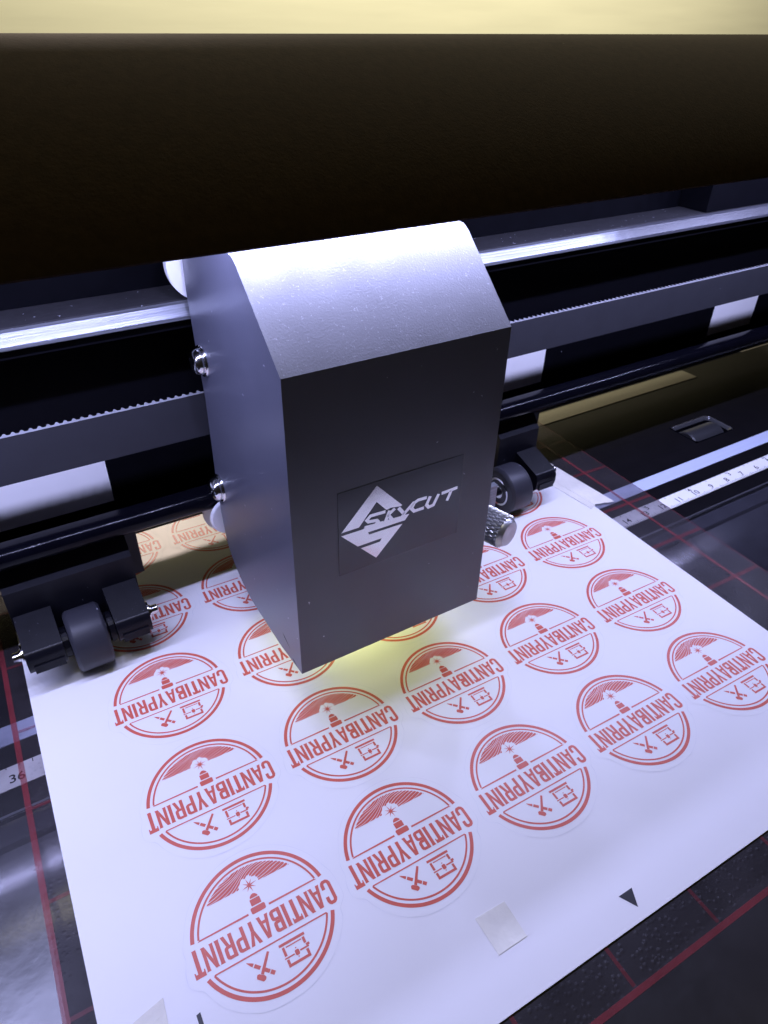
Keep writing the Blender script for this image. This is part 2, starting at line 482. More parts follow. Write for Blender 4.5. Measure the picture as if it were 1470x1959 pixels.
# bed plate with two rectangular windows, built from strips
ys = [5.35, 9.95, 11.65, 20.0]
x = [X0, 27.1, 30.0, 31.9, 34.8, X1]
box(bm, X0, X1, 6.05, 9.95, -0.6, PZ)
box(bm, X0, X1, 11.65, 16.15, -0.6, PZ)
box(bm, X0, 27.1, 9.953, 11.647, -0.6, PZ); box(bm, 30.0, X1, 9.953, 11.647, -0.6, PZ)
bed = plt.part('bed_plate', bm, M['platen'])
for sx0, sx1 in ((27.1, 30.0),):
    # chamfered raised frame round the window, grit roller inside
    bm = new()
    cx, cy = (sx0 + sx1) / 2, 10.8
    def rr(hx, hy, r, z, n=6):
        pts = []
        for q, (sx, sy) in enumerate(((1, 1), (-1, 1), (-1, -1), (1, -1))):
            for k in range(n + 1):
                t = R(90 * q + 90 * k / n)
                pts.append((cx + sx * (hx - r) + r * math.cos(t), cy + sy * (hy - r) + r * math.sin(t), z))
        return pts
    loops = [rr(1.47, 0.87, 0.30, PZ + 0.006), rr(1.40, 0.80, 0.26, PZ + 0.012), rr(1.30, 0.70, 0.2, PZ - 0.14), rr(1.28, 0.68, 0.2, -1.0)]
    vl = [[bm.verts.new(p) for p in l] for l in loops]
    for i in range(3):
        for k in range(len(vl[0])):
            j = (k + 1) % len(vl[0])
            bm.faces.new((vl[i][k], vl[i][j], vl[i + 1][j], vl[i + 1][k])).material_index = 0 if i < 2 and (k < 10 or 22 < k) else 1  # far and right-hand rim get the paler metal, the rest is dark
    fr_ = plt.part('roller_window', bm, [M['rim'], M['darkslot']], smooth=40)
    bm = new(); lathe(bm, [(0, 0.72), (0.06, 0.78), (2.14, 0.78), (2.2, 0.72)], (sx0 + 0.32, 10.75, -0.82), (1, 0, 0), 48)
    plt.part('grit_roller', bm, M['grit'], parent=fr_, smooth=40)
bm = new(); box(bm, X0, X1, 8.26, 8.97, PZ, PZ + 0.03)
plt.part('cutting_strip', bm, M['silver'])

bm = new(); box(bm, X0, X1, 6.74, 7.48, PZ, PZ + 0.03)
ruler = plt.part('ruler', bm, M['ruler'])
bm = new()
CM = 1.062
x11 = 22.2
zt = PZ + 0.036
for k in range(-60, 340):
    xx = x11 + CM * 11 - k * CM / 10
    if xx < X0 + 0.2 or xx > X1 - 0.2: continue
    L = 0.10 if k % 5 else 0.15
    if k % 10 == 0: L = 0.19
    poly2(bm, [(xx - 0.011, 6.75), (xx + 0.011, 6.75), (xx + 0.011, 6.75 + L), (xx - 0.011, 6.75 + L)], zt)
x4 = 23.2
INCH = CM * 2.54
for k in range(-16, 140):
    xx = x4 + 4 * INCH - k * INCH / 8
    if xx < X0 + 0.2 or xx > X1 - 0.2: continue
    L = 0.05 if k % 4 else 0.10
    if k % 8 == 0: L = 0.12
    poly2(bm, [(xx - 0.012, 7.47 - L), (xx + 0.012, 7.47 - L), (xx + 0.012, 7.47), (xx - 0.012, 7.47)], zt)


def numeral(bm, txt, cx, cy, h, z):
    cu = bpy.data.curves.new('numeral', 'FONT'); cu.body = txt; cu.size = 1.0
    cu.offset = 0.012; cu.align_x = 'CENTER'; cu.align_y = 'CENTER'; cu.resolution_u = 3
    tmp = bpy.data.objects.new('numeral', cu)
    me = bpy.data.meshes.new_from_object(tmp)
    k = h / 0.73
    ofs = len(bm.verts)
    vs = [bm.verts.new((cx + v.co.x * k * 1.1, cy + v.co.y * k, z)) for v in me.vertices]
    for p in me.polygons:
        try: bm.faces.new([vs[i] for i in p.vertices])
        except ValueError: pass
    bpy.data.objects.remove(tmp); bpy.data.curves.remove(cu); bpy.data.meshes.remove(me)

for k in list(range(1, 20)) + list(range(30, 42)):
    xx = x11 + CM * (11 - k)
    if X0 + 0.5 < xx < X1 - 0.5: numeral(bm, str(k), xx + 0.12, 7.03, 0.28, zt)
for k in range(1, 7):
    numeral(bm, str(k), x4 + (4 - k) * INCH + 0.1, 7.29, 0.25, zt)
plt.part('ruler_scale', bm, M['ink'], parent=ruler)

# front edge of the bed: two small steps, then the apron rolling down
bm = new()
prof = [(6.05, -0.6), (6.05, -0.14), (5.95, -0.16), (5.93, -0.30), (5.3, -0.32), (5.25, -0.36)]
for k in range(0, 15):
    t = R(5 + k * 5.6)
    prof.append((5.2 - 6.0 * math.sin(t) + 6 * math.sin(R(5)), -0.42 - 6.0 * (1 - math.cos(t))))
prof += [(prof[-1][0], -12.9), (6.05, -12.9)]
prism(bm, prof, X0, X1)
plt.part('front_apron', bm, M['apron'], smooth=30)
# machine body below the bed, run back as an added black backdrop
bm = new(); box(bm, X0, X1, 6.06, 34.0, -12.9, -2.2)
plt.part('lower_body', bm, M['darkslot'])
bm = new(); prism(bm, [(15.02, PZ + 0.002), (15.04, -0.062), (15.4, -0.055), (16.0, -0.075), (16.2, -0.14), (16.2, -0.6), (16.153, -0.6), (16.153, PZ + 0.002)], X0, 33.4)
plt.part('rear_lit_strip', bm, M['rearlit'], smooth=50)  # invented strip, coloured lighter than the bed for the warm light reflected there
# bright aluminium edge line of the steps
bm = new(); box(bm, X0, X1, 5.97, 6.04, -0.135, -0.115)
plt.part('edge_trim', bm, M['steel'])
bm = new(); box(bm, 24.9, X1, 11.3, 12.68, 10.52, 12.6)
plt.part('end_bracket', bm, M['black'])

# ------------------------------------------------------------------ pinch rollers
def pinch_roller(dx, label, left_fork):
    t = Thing('pinch_roller', (-1.3 + dx, 10.6, 0), label, 'pinch roller', machine=True, group='pinch rollers under the beam')
    fork = [(9.62, 0.95), (9.50, 1.06), (9.46, 1.25), (9.47, 1.5), (9.54, 1.68), (9.62, 1.74), (10.9, 2.12), (10.9, 0.75), (9.9, 0.85)]
    bm = new()
    fmi = [0, 0, 0, 0, 0, 1, 0, 0, 0]
    if left_fork: prism(bm, fork, -3.2 + dx, -2.15 + dx, mats=fmi)
    prism(bm, fork, -0.62 + dx, 0.4 + dx, mats=fmi)
    prism(bm, [(9.42, 1.02), (9.5, 1.04), (9.5, 1.3), (9.42, 1.3)], -0.5 + dx, 0.28 + dx)
    if left_fork: prism(bm, [(9.42, 1.02), (9.5, 1.04), (9.5, 1.3), (9.42, 1.3)], -3.05 + dx, -2.2 + dx)
    t.part('fork', bm, [M['plastic'], M['dustyplastic']], bevel=(0.03, 1, True), smooth=40)
    bm = new()
    bx0 = -3.25 if left_fork else -1.6
    prism(bm, [(10.905, 0.8), (10.905, 3.0), (11.0, 3.1), (11.35, 3.5), (12.6, 3.55), (12.6, 0.9)], bx0 + dx, 0.45 + dx)
    prism(bm, [(11.36, 1.9), (11.36, 3.74), (11.9, 3.0), (13.4, 2.95), (13.4, 1.9)], bx0 + 0.3 + dx, 0.8 + dx)
    t.part('bracket', bm, [M['plastic']], bevel=(0.06, 2, True), smooth=40)
    bm = new(); lathe(bm, [(0, 0.60), (0.0, 0.86), (0.05, 0.94), (0.12, 0.985), (0.97, 0.985), (1.02, 0.96), (1.07, 0.9), (1.07, 0.60)],
                      (-1.95 + dx, 10.25, 1.0), (1, 0, 0), 64)
    rl = t.part('roller', bm, M['rubber'], smooth=30)
    bm = new()
    for xo, ax in ((-1.955, -1), (-0.875, 1)):
        lathe(bm, [(0, 0.60), (0.0, 0.52), (-0.05, 0.50), (-0.05, 0.30), (0.02, 0.28), (0.02, 0.0001)], (xo + dx, 10.25, 1.0), (ax, 0, 0), 40, cap=False)
    t.part('bearing', bm, M['chrome'], parent=rl, smooth=30)
    bm = new()
    if left_fork:
        lathe(bm, [(0, 0.14), (3.9, 0.14)], (-3.36 + dx, 10.1, 1.35), (1, 0, 0), 16)
    else:
        tube(bm, [(-0.8 + dx, 10.25, 1.0), (-2.1 + dx, 10.25, 1.0), (-2.35 + dx, 10.25, 1.05), (-2.5 + dx, 10.35, 1.25), (-2.55 + dx, 10.6, 1.6), (-2.6 + dx, 11.0, 2.1)], 0.17, 12)
    if left_fork:
        lathe(bm, [(0, 0.48), (0.17, 0.48), (0.2, 0.4), (1.3, 0.4), (1.34, 0.48), (1.5, 0.48)], (-2.14 + dx, 10.2, 1.15), (1, 0, 0), 24)
    t.part('axle', bm, M['plastic'])
    ends = ([(-3.2 + dx, -1)] if left_fork else []) + [(0.4 + dx, 1)]
    for xo, sgn in ends:
        bm = new()
        lathe(bm, [(0, 0.33), (0.05, 0.33), (0.06, 0.2), (0.11, 0.2), (0.12, 0.15), (0.3, 0.15), (0.33, 0.11)], (xo, 9.93, 1.45), (sgn, 0, 0), 6 if False else 20)
        t.part('screw', bm, M['chrome'], smooth=30)
    return t

pinch_roller(0.0, 'black rubber pinch roller in a dusty two-armed bracket at the sheet\'s left edge', True)
pinch_roller(16.72, 'black pinch roller with bare bearing face, right of the cutter head', False)

# ------------------------------------------------------------------ cutter head
hd = Thing('cutter_head', (6.3, 7, 2), 'dark grey metal cutter head with dusty chamfered top and silver diamond logo',
           'cutter head', machine=True)
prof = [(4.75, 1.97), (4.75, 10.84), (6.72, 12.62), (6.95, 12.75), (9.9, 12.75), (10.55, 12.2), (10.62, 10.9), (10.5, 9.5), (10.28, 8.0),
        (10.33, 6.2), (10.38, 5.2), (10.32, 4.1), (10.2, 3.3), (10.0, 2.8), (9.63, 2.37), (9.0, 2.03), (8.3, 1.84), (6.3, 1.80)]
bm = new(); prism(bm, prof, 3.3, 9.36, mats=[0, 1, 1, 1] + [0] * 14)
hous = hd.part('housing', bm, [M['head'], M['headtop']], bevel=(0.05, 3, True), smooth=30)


def screw(y, z):
    bm = new()
    lathe(bm, [(0, 0.44), (0.05, 0.44), (0.08, 0.42), (0.08, 0.36), (0.16, 0.36), (0.27, 0.31), (0.33, 0.2), (0.335, 0.02)], (3.3, y, z), (-1, 0, 0), 32)
    s = hd.part('screw', bm, M['chrome'], smooth=40)
    bm = new()
    for ang in (20, 110):
        d = Vector((0, math.cos(R(ang)), math.sin(R(ang)))); u = Vector((0, -d.z, d.y))
        c0 = Vector((3.3 - 0.335, y, z))
        pts = [c0 + d * 0.16 + u * 0.035, c0 - d * 0.16 + u * 0.035, c0 - d * 0.16 - u * 0.035, c0 + d * 0.16 - u * 0.035]
        top = [bm.verts.new(p) for p in pts]; bot = [bm.verts.new(p + Vector((0.06, 0, 0))) for p in pts]
        bm.faces.new(top); bm.faces.new(bot[::-1])
        for i in range(4): bm.faces.new((top[i], bot[i], bot[(i + 1) % 4], top[(i + 1) % 4]))
    hd.part('recess', bm, M['darkslot'], parent=s)

for a_, b_ in (((5.95, 2.55), (5.45, 2.30)), ((5.35, 2.05), (5.05, 1.99))):
    bm = new()
    p_, q_ = Vector((3.297, *a_)), Vector((3.297, *b_))
    d_ = (q_ - p_).normalized(); n_ = Vector((0, -d_.z, d_.y)) * 0.03
    m_ = (p_ + q_) / 2
    vs_ = [bm.verts.new(v) for v in (p_, p_ * 0.7 + q_ * 0.3 + n_, m_ + n_ * 0.7, q_, m_ - n_ * 0.5, p_ * 0.8 + q_ * 0.2 - n_ * 0.6)]
    bm.faces.new(vs_)
    hd.part('scuff_mark', bm, M['darkslot'], parent=hous)
screw(9.95, 9.25)
screw(9.98, 5.15)


def wheel(cx, y, cz, r, th=0.28):
    bm = new()
    lathe(bm, [(0, r * 0.93), (0.03, r), (th - 0.03, r), (th, r * 0.93)], (cx, y, cz), (0, 1, 0), 56)
    hd.part('guide_wheel', bm, M['nylon'], smooth=30)

wheel(4.0, 11.0, 11.45, 1.02)
wheel(3.66, 10.5, 3.62, 0.66, 0.16)
wheel(3.9, 11.5, 3.2, 0.86, 0.16)

# white carriage block joining the wheels to the head
bm = new(); box(bm, 4.2, 8.6, 10.45, 10.97, 3.4, 11.8)
hd.part('carriage_plate', bm, M['black'])

bm = new(); box(bm, 4.53, 8.27, 4.735, 4.748, 5.02, 7.6)
film = hd.part('logo_plate', bm, M['film'])
LOGO = {'emblem': [[(5.621, 7.491), (6.398, 6.633), (6.337, 6.618), (6.185, 6.647), (6.069, 6.67), (5.917, 6.652), (5.622, 7.001), (5.111, 6.392), (4.612, 6.4)], [(4.602, 6.305), (5.25, 6.291), (5.278, 6.375), (6.627, 6.276), (6.499, 6.113), (5.378, 6.139), (5.407, 6.056), (6.428, 6.03), (5.633, 5.2), (5.165, 5.703), (5.743, 5.696), (5.791, 5.792), (5.075, 5.796)]], 'text': [[(5.884, 6.613), (5.445, 6.636), (5.339, 6.54), (5.39, 6.47), (5.63, 6.433), (5.668, 6.367), (5.575, 6.301), (5.284, 6.327)], [(6.007, 6.608), (5.877, 6.265)], [(6.169, 6.611), (5.97, 6.476), (6.134, 6.217)], [(6.28, 6.59), (6.46, 6.336)], [(6.76, 6.607), (6.512, 6.388), (6.381, 6.253)], [(7.151, 6.616), (6.879, 6.627), (6.762, 6.576), (6.689, 6.418), (6.775, 6.31), (7.079, 6.311)], [(7.263, 6.617), (7.157, 6.376), (7.234, 6.278), (7.387, 6.296), (7.535, 6.601)], [(7.629, 6.585), (8.146, 6.604)], [(7.943, 6.572), (7.827, 6.284)]]}
bm = new()
for pl in LOGO['emblem']: poly2(bm, pl, 0, plane='xz', const=4.728)
hd.part('logo_emblem', bm, M['logo'], parent=film)


def strokes(bm, lines, wd, plane, c0):
    """mitred flat strokes, joined as one outline per polyline"""
    for ln in lines:
        if isinstance(ln, tuple) and isinstance(ln[0], list): pts, ww = ln
        else: pts, ww = ln, wd
        P = [Vector(p) for p in pts]; Lf, Rt = [], []
        for i, p in enumerate(P):
            d0 = (P[i] - P[i - 1]).normalized() if i else (P[1] - P[0]).normalized()
            d1 = (P[i + 1] - P[i]).normalized() if i < len(P) - 1 else d0
            n0 = Vector((-d0.y, d0.x)); n1 = Vector((-d1.y, d1.x))
            m_ = (n0 + n1); m_ = m_.normalized() if m_.length > 1e-6 else n0
            k = ww / 2 / max(0.45, m_.dot(n0))
            Lf.append(p + m_ * k); Rt.append(p - m_ * k)
        for i in range(len(P) - 1):
            q = [Lf[i], Lf[i + 1], Rt[i + 1], Rt[i]]
            co = [(v.x, v.y, c0) if plane == 'xy' else (v.x, c0, v.y) for v in q]
            bm.faces.new([bm.verts.new(cc) for cc in co])

bm = new(); strokes(bm, LOGO['text'], 0.098, 'xz', 4.722)
hd.part('logo_lettering', bm, M['logo'], parent=film)

# blade holder plate and knurled knob on the right flank
bm = new(); box(bm, 9.3, 11.6, 6.9, 7.1, 2.6, 4.3); box(bm, 9.3, 11.2, 7.12, 8.6, 3.1, 3.5)
hd.part('blade_holder', bm, M['steel'], bevel=(0.03, 1, True))
bm = new()
ko, ka = Vector((10.98, 6.9, 3.12)), Vector((0.30, -1.0, 0.0)).normalized()
u = ka.orthogonal().normalized(); v = ka.cross(u)
nt_, nl, rk, lk = 80, 24, 0.58, 1.05
rings = []
for i in range(nl * 2 + 1):
    d = lk * i / (nl * 2)
    ring = []
    for k in range(nt_ * 2):
        t = math.pi * k / nt_
        ph = i * 0.5
        g = min(abs(math.sin(13 * t + 8.5 * i / 48)), 0.35 + abs(math.sin(13 * t - 8.5 * i / 48)))
        rr_ = rk - 0.075 + 0.085 * g
        if i == 0 or i == nl * 2: rr_ = rk - 0.06
        ring.append(bm.verts.new(ko + ka * d + (u * math.cos(t) + v * math.sin(t)) * rr_))
    rings.append(ring)
for i in range(len(rings) - 1):
    for k in range(nt_ * 2):
        j = (k + 1) % (nt_ * 2)
        bm.faces.new((rings[i][k], rings[i][j], rings[i + 1][j], rings[i + 1][k]))
bm.faces.new(rings[0])
prev = rings[-1]
for dd, r2 in ((lk + 0.06, rk - 0.08), (lk + 0.16, rk - 0.16), (lk + 0.17, rk - 0.3), (lk + 0.15, 0.06)):
    ring = [bm.verts.new(ko + ka * dd + (u * math.cos(math.pi * k / nt_) + v * math.sin(math.pi * k / nt_)) * r2) for k in range(nt_ * 2)]
    for k in range(nt_ * 2):
        j = (k + 1) % (nt_ * 2)
        bm.faces.new((prev[k], prev[j], ring[j], ring[k]))
    prev = ring
bm.faces.new(prev)
hd.part('knurled_knob', bm, M['knurl'], smooth=25)

# ------------------------------------------------------------------ cutting mat (sheet frame)
mt = Thing('cutting_mat', (8, 6, -0.06), 'clear plastic cutting mat with red inch grid under the sticker sheet', 'cutting mat')
MX0, MX1, MY0, MY1 = -9.0, 21.25, -9.5, 17.5
GX0, GX1, GY0 = -4.27, 19.95, -5.27
bm = new()
def sheetpoly(bm, x0, x1, y0, y1, z, mi=0):
    f = bm.faces.new([bm.verts.new(p) for p in ((x0, y0, z), (x1, y0, z), (x1, y1, z), (x0, y1, z))]); f.material_index = mi
sheetpoly(bm, GX0, MX1, GY0, MY1, -0.045, 0)
sheetpoly(bm, MX0, GX0, MY0, MY1, -0.045, 1)
sheetpoly(bm, GX0, MX1, MY0, GY0, -0.045, 1)
msh = mt.part('mat_sheet', bm, [M['mat'], M['matmargin']])
bm = new()
sheetpoly(bm, GX0 - 0.07, GX0 + 0.08, GY0 - 0.09, MY1, -0.038)
sheetpoly(bm, GX0 + 0.08, GX1 + 0.06, GY0 - 0.07, GY0 + 0.07, -0.038)
sheetpoly(bm, GX1 - 0.06, GX1 + 0.06, GY0 + 0.1, MY1, -0.038)
mt.part('border_line', bm, M['matred'])
def gl(*a_):
    bm = new(); sheetpoly(bm, *a_); mt.part('grid_line', bm, M['matredthin'])
for k in range(1, 9):
    y = GY0 + 2.70 * k
    gl(GX0 + 0.08, -3.6, y - 0.05, y + 0.05, -0.037)
    gl(18.3, MX1 - 0.06, y - 0.08, y + 0.08, -0.0365)
for k in range(1, 9):
    x_ = GX0 + 2.685 * k
    gl(x_ - 0.05, x_ + 0.05, GY0 + 0.1, -4.2, -0.037)
gl(MX1 - 0.05, MX1, GY0, MY1, -0.0372)

# ------------------------------------------------------------------ sticker sheet
PX0, PX1, PY0, PY1 = -3.72, 18.45, -4.28, 17.3
sh = Thing('sticker_sheet', (7, 6, 0), 'white vinyl sheet printed with rows of red round stickers, taped to the cutting mat', 'sticker sheet')
bm = new(); box(bm, PX0, PX1, PY0, PY1, -0.034, 0.0)
sh.part('paper', bm, M['paper'])
bm = new(); poly2(bm, [(7.53, -3.62), (7.96, -3.62), (7.76, -4.02)], 0.006)
sh.part('registration_mark', bm, M['ink'])
bm = new(); poly2(bm, [(-1.91, -1.08), (-1.82, -1.06), (-1.82, -1.62), (-1.91, -1.62)], 0.006)
sh.part('registration_mark', bm, M['ink'])

# ------------------------------------------------------------------ stickers
PXS, PYS = 3.9, 3.7535


def arc(r, a0, a1, n):
    return [(r * math.cos(a0 + (a1 - a0) * k / n), r * math.sin(a0 + (a1 - a0) * k / n)) for k in range(n + 1)]


def band(bm, ri, ro, a0, a1, n, z):
    A = arc(ri, a0, a1, n); B = arc(ro, a0, a1, n)
    va = [bm.verts.new((*p, z)) for p in A]; vb = [bm.verts.new((*p, z)) for p in B]
    for i in range(n): bm.faces.new((va[i], va[i + 1], vb[i + 1], vb[i]))


CUT = []
raw = [(-1.75, 0.39), (-1.45, 1.04), (-0.93, 1.5), (-0.24, 1.77), (0.5, 1.73), (1.15, 1.38), (1.55, 0.92), (1.74, 0.52), (1.84, 0.25), (1.88, -0.1), (1.86, -0.4),
       (1.68, -0.62), (1.62, -0.85), (1.36, -1.2), (0.92, -1.55), (0.36, -1.77), (-0.38, -1.79), (-0.89, -1.62), (-1.3, -1.3), (-1.51, -1.0), (-1.63, -0.76),
       (-1.76, -0.66), (-1.88, -0.52), (-1.88, -0.25), (-1.80, 0.0), (-1.80, 0.17)]
for i in range(len(raw)):
    p0, p1, p2, p3 = [Vector(raw[(i + k - 1) % len(raw)]) for k in range(4)]
    for q in range(6):
        t = q / 6
        CUT.append(0.5 * ((2 * p1) + (-p0 + p2) * t + (2 * p0 - 5 * p1 + 4 * p2 - p3) * t * t + (-p0 + 3 * p1 - 3 * p2 + p3) * t ** 3))


def letter_shapes():
    """upright condensed capitals, unit height; returns {char: (width, [strokes], [(outline, holes)])}"""
    s = 0.30      # stem, in letter units (height 1, width about .5)
    L = {}
    w = 0.165     # half-width things below are in units of height
    st = 0.155
    def q(*p): return list(p)
    L['I'] = (0.20, [q((0, 0), (0.20, 0), (0.178, 0.07), (0.178, 0.93), (0.20, 1), (0, 1), (0.022, 0.93), (0.022, 0.07))], )
    L['T'] = (0.42, [q((0.13, 0), (0.29, 0), (0.29, 0.84), (0.13, 0.84)), q((0, 0.84), (0.42, 0.84), (0.42, 1), (0, 1)),
                     q((0, 0.76), (0.035, 0.76), (0.06, 0.838), (0, 0.838)), q((0.385, 0.76), (0.42, 0.76), (0.42, 0.838), (0.36, 0.838))], )
    L['N'] = (0.47, [q((-0.02, 0), (0.145, 0), (0.13, 0.06), (0.13, 1), (-0.025, 1), (0, 0.93), (0, 0.06)), q((0.34, 0), (0.495, 0), (0.47, 0.07), (0.47, 0.94), (0.49, 1), (0.325, 1), (0.34, 0.94)),
                     q((0.132, 1), (0.132, 0.62), (0.338, 0), (0.338, 0.38))], )
    L['A'] = (0.48, [q((-0.02, 0), (0.135, 0), (0.24, 0.76), (0.24, 1), (0.155, 1), (0.01, 0.06)), q((0.50, 0), (0.345, 0), (0.24, 0.76), (0.24, 1), (0.325, 1), (0.47, 0.06)),
                     q((0.165, 0.22), (0.315, 0.22), (0.297, 0.35), (0.183, 0.35))], )
    L['Y'] = (0.47, [q((0.16, 0), (0.31, 0), (0.31, 0.42), (0.16, 0.42)), q((0.16, 0.422), (0.235, 0.422), (0.235, 0.60), (0.145, 1), (0, 1)),
                     q((0.31, 0.422), (0.235, 0.422), (0.235, 0.60), (0.325, 1), (0.47, 1))], )
    cw = []
    # C as outline band
    o = [(0.44, 0.66), (0.44, 0.84), (0.40, 0.94), (0.32, 1.0), (0.14, 1.0), (0.05, 0.94), (0, 0.84), (0, 0.16), (0.05, 0.06), (0.14, 0), (0.32, 0), (0.40, 0.06), (0.44, 0.16), (0.44, 0.36)]
    i_ = [(0.295, 0.66), (0.295, 0.80), (0.285, 0.85), (0.26, 0.87), (0.18, 0.87), (0.155, 0.85), (0.145, 0.80), (0.145, 0.20), (0.155, 0.15), (0.18, 0.13), (0.26, 0.13), (0.285, 0.15), (0.295, 0.20), (0.295, 0.36)]
    L['C'] = (0.44, [[o[k], o[k + 1], i_[k + 1], i_[k]] for k in range(len(o) - 1)], )
    def bowl(y0, y1, xr):
        oo = [(0.15, y1), (xr - 0.12, y1), (xr - 0.03, y1 - 0.05), (xr, y1 - 0.13), (xr, y0 + 0.13), (xr - 0.03, y0 + 0.05), (xr - 0.12, y0), (0.15, y0)]
        ii = [(0.15, y1 - 0.13), (xr - 0.17, y1 - 0.13), (xr - 0.145, y1 - 0.15), (xr - 0.14, y1 - 0.18), (xr - 0.14, y0 + 0.18), (xr - 0.145, y0 + 0.15), (xr - 0.17, y0 + 0.13), (0.15, y0 + 0.13)]
        return [[oo[k], oo[k + 1], ii[k + 1], ii[k]] for k in range(7)]
    stem = q((0, 0), (0.148, 0), (0.148, 1), (0, 1))
    L['P'] = (0.43, [stem] + bowl(0.40, 1.0, 0.43))
    L['P'] = (0.43, L['P'][1])
    L['R'] = (0.46, [stem] + bowl(0.44, 1.0, 0.44) + [q((0.20, 0.438), (0.335, 0.438), (0.46, 0), (0.315, 0))])
    L['B'] = (0.45, [stem] + bowl(0.505, 1.0, 0.43) + bowl(0.0, 0.50, 0.45))
    return L

Z1, Z2 = 0.002, 0.006
def make_sticker(label):
    t = Thing('round_sticker', (0, 0, 0), label, 'sticker', group='round red stickers on the sheet')
    bm = new(); poly2(bm, [(p.x, p.y) for p in CUT], Z1)
    t.part('vinyl_base', bm, M['vinyl'])
    bm = new()
    n = len(CUT); z = Z1 + 0.003
    ctr = [bm.verts.new((p.x, p.y, z)) for p in CUT]
    out = []
    for i, p in enumerate(CUT):
        d = (CUT[(i + 1) % n] - CUT[i - 1]).normalized()
        ww = 0.008 + 0.010 * max(0, math.sin(i * 0.37 + 1.0) * math.sin(i * 0.11))
        out.append(bm.verts.new((p.x + d.y * ww, p.y - d.x * ww, z)))
    for i in range(n): bm.faces.new((ctr[i], ctr[(i + 1) % n], out[(i + 1) % n], out[i]))
    t.part('cut_line', bm, M['cut'])
    # rings: upper and lower arcs broken by the lettering band
    yu, yl = 0.27, -0.555
    bm = new()
    ro0, ro1, ri0, ri1 = 1.545, 1.635, 1.432, 1.478
    band(bm, ro0, ro1, math.asin(0.27 / ro0), math.pi - math.asin(0.27 / ro0), 72, Z2)
    band(bm, ro0, ro1, math.pi + math.asin(0.56 / ro0), 2 * math.pi - math.asin(0.56 / ro0), 64, Z2)
    t.part('outer_ring', bm, M['red'])
    bm = new()
    a_u = math.asin(0.29 / ri0); a_l = math.asin(0.56 / ri0)
    band(bm, ri0, ri1, a_u, math.pi - a_u, 72, Z2)
    band(bm, ri0, ri1, math.pi + a_l, 2 * math.pi - a_l, 64, Z2)
    for sg in (1, -1):
        poly2(bm, [(sg * 1.462, 0.256), (sg * 1.405, 0.289), (sg * 0.25, 0.298), (sg * 0.25, 0.250)], Z2)
    poly2(bm, [(-1.355, -0.575), (1.355, -0.575), (1.33, -0.542), (-1.33, -0.542)], Z2 + 0.0003)
    t.part('inner_ring', bm, M['red'])
    # striped hill
    bm = new()
    N = 70; RA = 1.385
    def wave(i, x):
        return 0.62 + 0.066 * i + 0.20 * x + 0.17 * math.tanh(3.2 * (x + 0.30 - 0.02 * i)) + 0.018 * math.sin(7 * x + i)
    base = 0.905
    for i in range(-3, 20):
        g = 0.004 + 0.0025 * (i % 3)
        prev = None
        for k in range(N + 1):
            x = -1.06 + 2.12 * k / N
            lo = max(wave(i, x) + g, base); hi = min(wave(i + 1, x) - g, math.sqrt(max(RA * RA - x * x, 0)))
            d2 = x * x
            if abs(x) < 0.24:
                lim = 0.905 + math.sqrt(max(0.24 ** 2 - d2, 0)) * (0.9 + 0.12 * math.sin(40 * x))
                lo = max(lo, lim)
            if hi - lo > 0.004:
                cur = (bm.verts.new((x, lo, Z2)), bm.verts.new((x, hi, Z2)))
                if prev: bm.faces.new((prev[0], cur[0], cur[1], prev[1]))
                prev = cur
            else:
                prev = None
    t.part('striped_hill', bm, M['red'])
    # lantern with a star over it
    bm = new()
    pts = []
    for k in range(16):
        an = math.pi * k / 8 + 0.19
        r = (0.20, 0.165, 0.19, 0.17)[(k // 2) % 4] if k % 2 == 0 else 0.042
        pts.append((0.005 + r * math.cos(an), 0.90 + r * math.sin(an)))
    poly2(bm, pts, Z2)
    poly2(bm, [(-0.10, 0.585), (0.10, 0.585), (0.085, 0.63), (0.045, 0.67), (0, 0.685), (-0.045, 0.67), (-0.085, 0.63)], Z2)
    poly2(bm, [(-0.115, 0.405), (0.115, 0.405), (0.12, 0.42), (0.12, 0.55), (0.115, 0.562), (-0.115, 0.562), (-0.12, 0.55), (-0.12, 0.42)], Z2)
    poly2(bm, [(-0.145, 0.225), (0.145, 0.225), (0.17, 0.245), (0.175, 0.35), (0.15, 0.375), (-0.15, 0.375), (-0.175, 0.35), (-0.17, 0.245)], Z2)
    t.part('lantern_emblem', bm, M['red'])
    # lettering, turned half round as on the sheet
    bm = new()
    LS = letter_shapes()
    txt = 'CANTIBAYPRINT'
    gap = 0.062
    H = 0.54
    tot = sum(LS[ch][0] for ch in txt) + gap * (len(txt) - 1)
    kx = 3.42 / tot
    cur = -3.42 / 2
    for idx, ch in enumerate(txt):
        wd, polys = LS[ch][0], LS[ch][1]
        hh, yo = H, 0.0
        if idx in (0, len(txt) - 1): hh, yo = H * 1.12, -0.03
        for pl in polys:
            P2 = [(-(cur + px * kx) , -(py * hh + yo) + 0.115) for px, py in pl]
            bm.faces.new([bm.verts.new((x_, y_, Z2)) for x_, y_ in P2])
        cur += (wd + gap) * kx
    t.part('lettering', bm, M['red'])
    # crossed hammer and pen
    bm = new()
    def rot(pl, cx, cy, ang):
        ca, sa = math.cos(R(ang)), math.sin(R(ang))
        return [(cx + x_ * ca - y_ * sa, cy + x_ * sa + y_ * ca) for x_, y_ in pl]
    hc = (-0.33, -0.90)
    poly2(bm, rot([(-0.036, -0.17), (0.036, -0.17), (0.028, 0.29), (-0.028, 0.29)], *hc, -37), Z2 + 0.0008)
